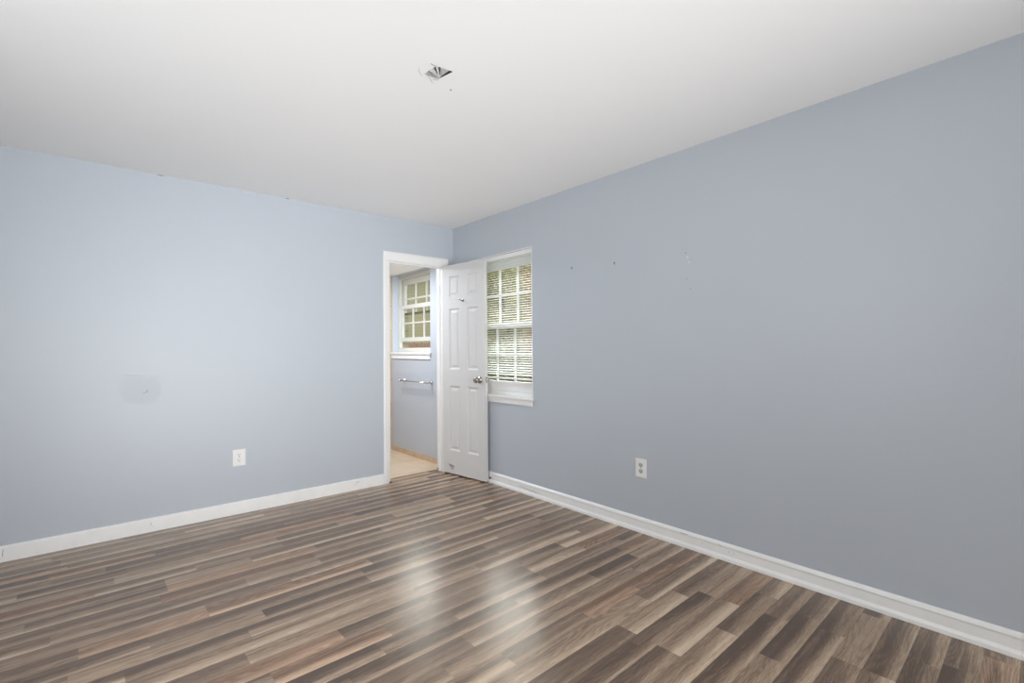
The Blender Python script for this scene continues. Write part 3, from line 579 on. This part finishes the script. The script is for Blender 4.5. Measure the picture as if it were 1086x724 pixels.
# the stool is notched round the wall: the part in the opening is one board with the projecting nose
bm.free(); bm = bmesh.new(); box(bm, -.024, -.0004, BW[0]-.026, BW[1]+.02, .784, .802, .004); box(bm, -.0006, .0435, BW[0]+.001, BW[1]-.001, .8004, .8025)
obj('window_stool', bm, M['white'], w1)
obj('window_apron', B(-.013, -.0004, BW[0]-.004, BW[1]+.004, .738, .7835, .002), M['white'], w1)
bm = bmesh.new()
box(bm, -.003, -.0004, BW[0]-.008, BW[0]-.0002, .8025, BW[3]+.008); box(bm, -.003, -.0004, BW[1]+.0002, BW[1]+.008, .8025, BW[3]+.008); box(bm, -.003, -.0004, BW[0]-.0002, BW[1]+.0002, BW[3]+.0002, BW[3]+.008)
obj('edge_bead', bm, M['white'], w1)
# venetian blind in the bedroom window
vb = tag(empty('venetian_blind', (.022, -.73, 2.02)), 'white horizontal mini blind with open slats inside the bedroom window', 'blind')
def vobj(name, bm, m=M['blind']):
    o = obj(name, bm, m); o.parent = vb; o.matrix_parent_inverse = Matrix.Translation((-.022, .73, -2.02)); return o
vy0, vy1 = BW[0]+.008, BW[1]-.008
vobj('headrail', B(.004, .036, vy0, vy1, 2.022, 2.058, .002), M['vinyl'])
bm = bmesh.new(); tl = math.radians(SLAT)
z = 1.995
while z > .975:
    n = 4; top = []; bot = []
    for k in range(n+1):
        s = (k/n-.5)*.025; arch = .0022*(1-(2*k/n-1)**2)
        x_ = .021+s*math.cos(tl)-arch*math.sin(tl); zz = z+s*math.sin(tl)+arch*math.cos(tl); top.append((x_, zz))
    poly = top + [(a, b-.0007) for a, b in top[::-1]]
    prism(bm, poly, 1, vy0+.003, vy1-.003); z -= .0205
vobj('slats', bm)
vobj('bottom_rail', B(.008, .034, vy0+.003, vy1-.003, .950, .962, .002), M['vinyl'])
for y in (vy0+.14, (vy0+vy1)/2, vy1-.14):
    bm = bmesh.new(); tube(bm, [(.0075, y, 2.03), (.0075, y, .96)], .0007, 5); tube(bm, [(.0345, y, 2.03), (.0345, y, .96)], .0007, 5)
    vobj('ladder_cord', bm)
# bathroom window
w2 = tag(empty('window_2'), 'white double-hung bathroom window with its lower sash raised', None, None, 'structure')
frame_m = M['vinyl']; M['vinyl'] = M['oldvinyl']
frame(w2, TW[0]+.001, TW[1]-.001, 1.182, TW[3]-.001, .026, .012, .045, .055, .080, .118)
obj('exterior_jamb', B(.1185, .2005, 1.300, TW[1]-.0005, 1.183, TW[3]-.001), M['siding'], w2)
us2 = sash('upper_sash', w2, .140, .460, 1.305, 1.640, 2.07, (.488, 1.243, 1.662, 2.004), [1.830], [.750, 1.000])
sash('lower_sash', w2, .104, .460, 1.305, 1.314, 1.752, (.488, 1.238, 1.361, 1.706), [1.533], [.747, 1.000])
M['vinyl'] = frame_m
obj('backlit_rail_strip', B(.122, .1255, .47, 1.30, 1.634, 1.662), M['backlitrail'], us2)['label'] = 'dark brown strip imitating the backlit lower rail'  # brown colour stands in for the sash's bottom rail darkened by backlight
bm = bmesh.new(); box(bm, -.024, -.0004, TW[0]-.02, 1.338, 1.160, 1.182, .004); box(bm, -.0006, .0755, TW[0]+.001, TW[1]-.001, 1.1804, 1.1825); obj('window_stool', bm, M['white'], w2)
obj('window_apron', B(-.013, -.0004, TW[0]-.004, 1.338, 1.108, 1.1595, .002), M['white'], w2)

# ------------------------------------------------------------------ outlets
def outlet(name, loc, rz, dark):
    r = empty(name, loc, rz)        # local: y = out of the wall is -y
    bm = bmesh.new(); box(bm, -.043, .043, -.006, -.0004, -.0615, .0615, .003); obj('cover_plate', bm, M['plate'], r)
    for zc in (.0205, -.0205):
        pts = [(.0165*math.cos(a), zc+.0165*math.sin(a)*.86) for a in [2*math.pi*k/20 for k in range(20)]]
        bm = bmesh.new(); prism(bm, pts, 1, -.0078, -.0058)
        s = obj('receptacle', bm, M['socket'] if dark else M['plate'], r)
        bm = bmesh.new()
        box(bm, -.0082, -.0056, -.0084, -.0075, zc+.000, zc+.0092); box(bm, .0056, .0078, -.0084, -.0075, zc+.001, zc+.0082)
        tube(bm, [(0, -.0075, zc-.0075), (0, -.0084, zc-.0075)], .0032, 10)
        obj('slots', bm, M['slot'], s)
    bm = bmesh.new(); tube(bm, [(0, -.0058, 0), (0, -.0072, 0)], .003, 10); obj('screw', bm, M['chrome'], r)
    return r
tag(outlet('wall_outlet', (-1.929, 0, .4185), 0, False), 'white duplex outlet low on the left wall with white sockets', 'outlet')
tag(outlet('wall_outlet', (0, -2.217, .4215), -math.pi/2, True), 'white duplex outlet low on the right wall with grey sockets', 'outlet')

# ------------------------------------------------------------------ towel bar
tb = tag(empty('towel_bar', (0, .725, .858)), 'chrome towel bar on the blue bathroom wall below the window', 'towel bar')
for sy in (-.305, .305):
    bm = bmesh.new(); pr = [(0, .024), (.006, .024), (.012, .013), (.045, .010), (.058, .013), (.072, .013), (.078, .006)]
    tube(bm, [(-.0004-d, sy, 0) for d, r_ in pr], [r_ for d, r_ in pr], 16); obj('post', bm, M['chrome'], tb, True)
bm = bmesh.new(); tube(bm, [(-.062, -.305, 0), (-.062, .305, 0)], .0065, 12); obj('bar', bm, M['chrome'], tb, True)

# ------------------------------------------------------------------ wall marks
def blob(name, loc, nx, ny, pts, m, d=.002):
    """a small raised outline on a wall; nx/ny choose the wall"""
    bm = bmesh.new()
    if ny: prism(bm, [(loc[0]+a, loc[2]+z) for a, z in pts], 1, -d, -.0002)
    else: prism(bm, [(loc[1]+a, loc[2]+z) for a, z in pts], 0, -d, -.0002)
    return obj(name, bm, m)
wl = bpy.data.objects['wall_left']
bm = bmesh.new()     # shallow lens of filler with a ridge on top
N, K = 28, 6; rings = []
for k in range(K+1):
    f = k/K; ring = []
    for i in range(N):
        a = 2*math.pi*i/N; rx = .118*(1+.06*math.sin(3*a)); rz = .098*(1+.05*math.cos(2*a+1))
        x = -2.515+f*rx*math.cos(a); z = .958+f*rz*math.sin(a)
        ring.append(bm.verts.new((x, -.0002-.0022*(1-f**2), z)))
    rings.append(ring)
for a, b in zip(rings, rings[1:]):
    for i in range(N): bm.faces.new((a[i], a[(i+1) % N], b[(i+1) % N], b[i]))
bmesh.ops.remove_doubles(bm, verts=bm.verts, dist=1e-5)
pt = obj('plaster_patch', bm, M['patch'], wl, True)
bm = bmesh.new(); tube(bm, [(-2.625, -.001, 1.062), (-2.60, -.003, 1.066), (-2.57, -.004, 1.070), (-2.52, -.005, 1.062), (-2.47, -.005, 1.052), (-2.44, -.004, 1.058), (-2.41, -.001, 1.057)], [.0006, .0016, .0024, .0028, .0028, .002, .0006], 8)
obj('raised_ridge', bm, M['spackle'], wl, True)
bm = bmesh.new(); tube(bm, [(-2.495+.014*math.cos(a), -.0042, .955+.016*math.sin(a)) for a in [k*.45-2.4 for k in range(9)]], .0026, 6)
obj('raised_ring', bm, M['patch'], wl, True)
bm = bmesh.new(); tube(bm, [(-1.60, -.001, H-.003), (-1.583, -.004, H-.004), (-1.57, -.001, H-.003)], [.001, .0045, .001], 6); obj('dark_chip', bm, M['grey'], wl)
bm = bmesh.new(); tube(bm, [(-2.43, -.001, H-.004), (-2.41, -.003, H-.005), (-2.39, -.001, H-.004)], [.001, .003, .001], 6); obj('dark_chip', bm, M['grey'], wl)
for (y, z_, lab) in ((-1.622, 1.830, 'small dark nail in the right wall nearer the window'), (-2.019, 1.812, 'small grey screw in the right wall farther from the window')):
    bm = bmesh.new(); tube(bm, [(-.0003, y, z_), (-.010, y, z_+.001), (-.012, y, z_+.001)], [.0035, .0035, .006], 8); tube(bm, [(-.004, y, z_), (-.008, y-.002, z_-.016)], .002, 6)
    tag(obj('wall_nail', bm, M['grey']), lab, 'nail', 'nails in the right wall')
wr = bpy.data.objects['wall_right']
for (y, z_, r_, m_) in ((-2.553, 1.800, .006, 'grey'), (-2.577, 1.738, .007, 'spackle'), (-2.565, 1.770, .008, 'spackle'), (-2.557, 1.640, .005, 'grey'), (-2.581, 1.577, .005, 'grey')):
    bm = bmesh.new(); tube(bm, [(-.0002, y, z_), (-.0018, y, z_)], [r_, r_*.6], 10); obj('filled_nail_hole', bm, M[m_ if m_ == 'spackle' else 'patch2'], wr)
for (x, y) in ((-.914, -2.032), (-2.996, -.442)):
    bm = bmesh.new(); tube(bm, [(x, y, .0002), (x+.002, y+.001, .0012)], [.005, .004], 8); obj('floor_chip', bm, M['pen'], fo)

# ------------------------------------------------------------------ outside
tag(obj('ground', B(.35, 40, -20, 45, -.55, -.35), M['lawn']), 'lawn outside the windows', None, None, 'structure')
fr = tag(empty('picket_fence', (4.6, 7, -.35)), 'brown wooden board fence outside the windows', 'fence')
bm = bmesh.new(); y = 7.5
random.seed(3)
while y < 16:
    hgt = 1.76+random.uniform(-.015, .015); box(bm, 0, .02, y-7, y-7+.12, 0.02, hgt); y += .15
obj('board_panel', bm, M['fence'], fr)
bm = bmesh.new(); box(bm, .021, .06, .5, 9, .3, .39); box(bm, .021, .06, .5, 9, 1.3, 1.39); obj('rail', bm, M['fence'], fr)
for k in range(4): obj('post', B(.061, .15, .6+k*2.6, .69+k*2.6, 0, 1.72), M['fence'], fr)
hs = tag(empty('neighbour_house', (9, 16, -.35)), 'tan sided house beyond the fence seen through the bathroom window', 'house')
bm = bmesh.new(); box(bm, 0, 7, -.7, 12, 0, 5.2)
obj('wall', bm, M['siding'], hs)
bm = bmesh.new(); prism(bm, [(-.5, 5.1), (3.5, 6.6), (7.5, 5.1), (7.5, 5.25), (3.5, 6.8), (-.5, 5.25)], 1, -1.1, 12.4); obj('roof', bm, M['roof'], hs)
def tree(x, y, z0, z1, rad, nl, leaf, label, seed):
    rnd = random.Random(seed); t = empty('leafy_tree', (x, y, -.35)); tag(t, label, 'tree', 'trees in the yard outside')
    bm = bmesh.new(); tube(bm, [(0, 0, 0), (.05, .03, z1*.35), (-.03, .06, z1*.7)], [.13, .10, .05], 10)
    for k in range(7):
        a = rnd.uniform(0, 6.28); zb = rnd.uniform(z1*.25, z1*.6)
        tube(bm, [(0.02, .03, zb), (.4*rad*math.cos(a), .4*rad*math.sin(a), zb+.4), (.75*rad*math.cos(a), .75*rad*math.sin(a), zb+.9)], [.05, .035, .012], 6)
    obj('trunk', bm, M['bark'], t)
    me = bpy.data.meshes.new('foliage'); vs = []; fs = []
    lobes = [(rnd.uniform(-.55, .55)*rad, rnd.uniform(-.55, .55)*rad, rnd.uniform(z0+.3, z1-.4), rnd.uniform(.45, .7)*rad) for k in range(12)]
    for k in range(nl):
        cx_, cy_, cz_, rr = rnd.choice(lobes)
        d = Vector((rnd.gauss(0, 1), rnd.gauss(0, 1), rnd.gauss(0, 1))).normalized()*rr*rnd.random()**.4
        c = Vector((cx_, cy_, cz_))+Vector((d.x, d.y, d.z*.9)); c.z = max(c.z, .15)
        a = Vector((rnd.gauss(0, 1), rnd.gauss(0, 1), rnd.gauss(0, .5))).normalized(); b = a.cross(Vector((rnd.gauss(0, 1), rnd.gauss(0, 1), rnd.gauss(0, 1)))).normalized()
        s = rnd.uniform(.05, .085); n_ = a.cross(b)*s*.3; i = len(vs)
        vs += [c-a*s, c+b*s*.5+n_, c+a*s, c-b*s*.5+n_]; fs += [(i, i+1, i+2), (i, i+2, i+3)]
    me.from_pydata(vs, [], fs); me.materials.append(M[leaf])
    o = bpy.data.objects.new('foliage', me); C.objects.link(o); o.parent = t
tree(7.6, 6.0, .3, 4.4, 1.25, 9000, 'leafrust', 'rust-tinged bushy tree beyond the fence line, seen high on the right of the bedroom window', 1)
tree(8.7, 9.6, .2, 4.9, 1.6, 11000, 'leafyellow', 'yellow-green bushy tree seen on the left of the bedroom window', 2)
tree(5.6, 6.1, .1, 1.75, .75, 7000, 'leafgreen', 'low grey-green bush closest to the bedroom window', 3)
tree(13.5, 12.3, .2, 6.2, 2.4, 14000, 'leafgreen', 'tall grey-green tree farthest behind the others', 4)
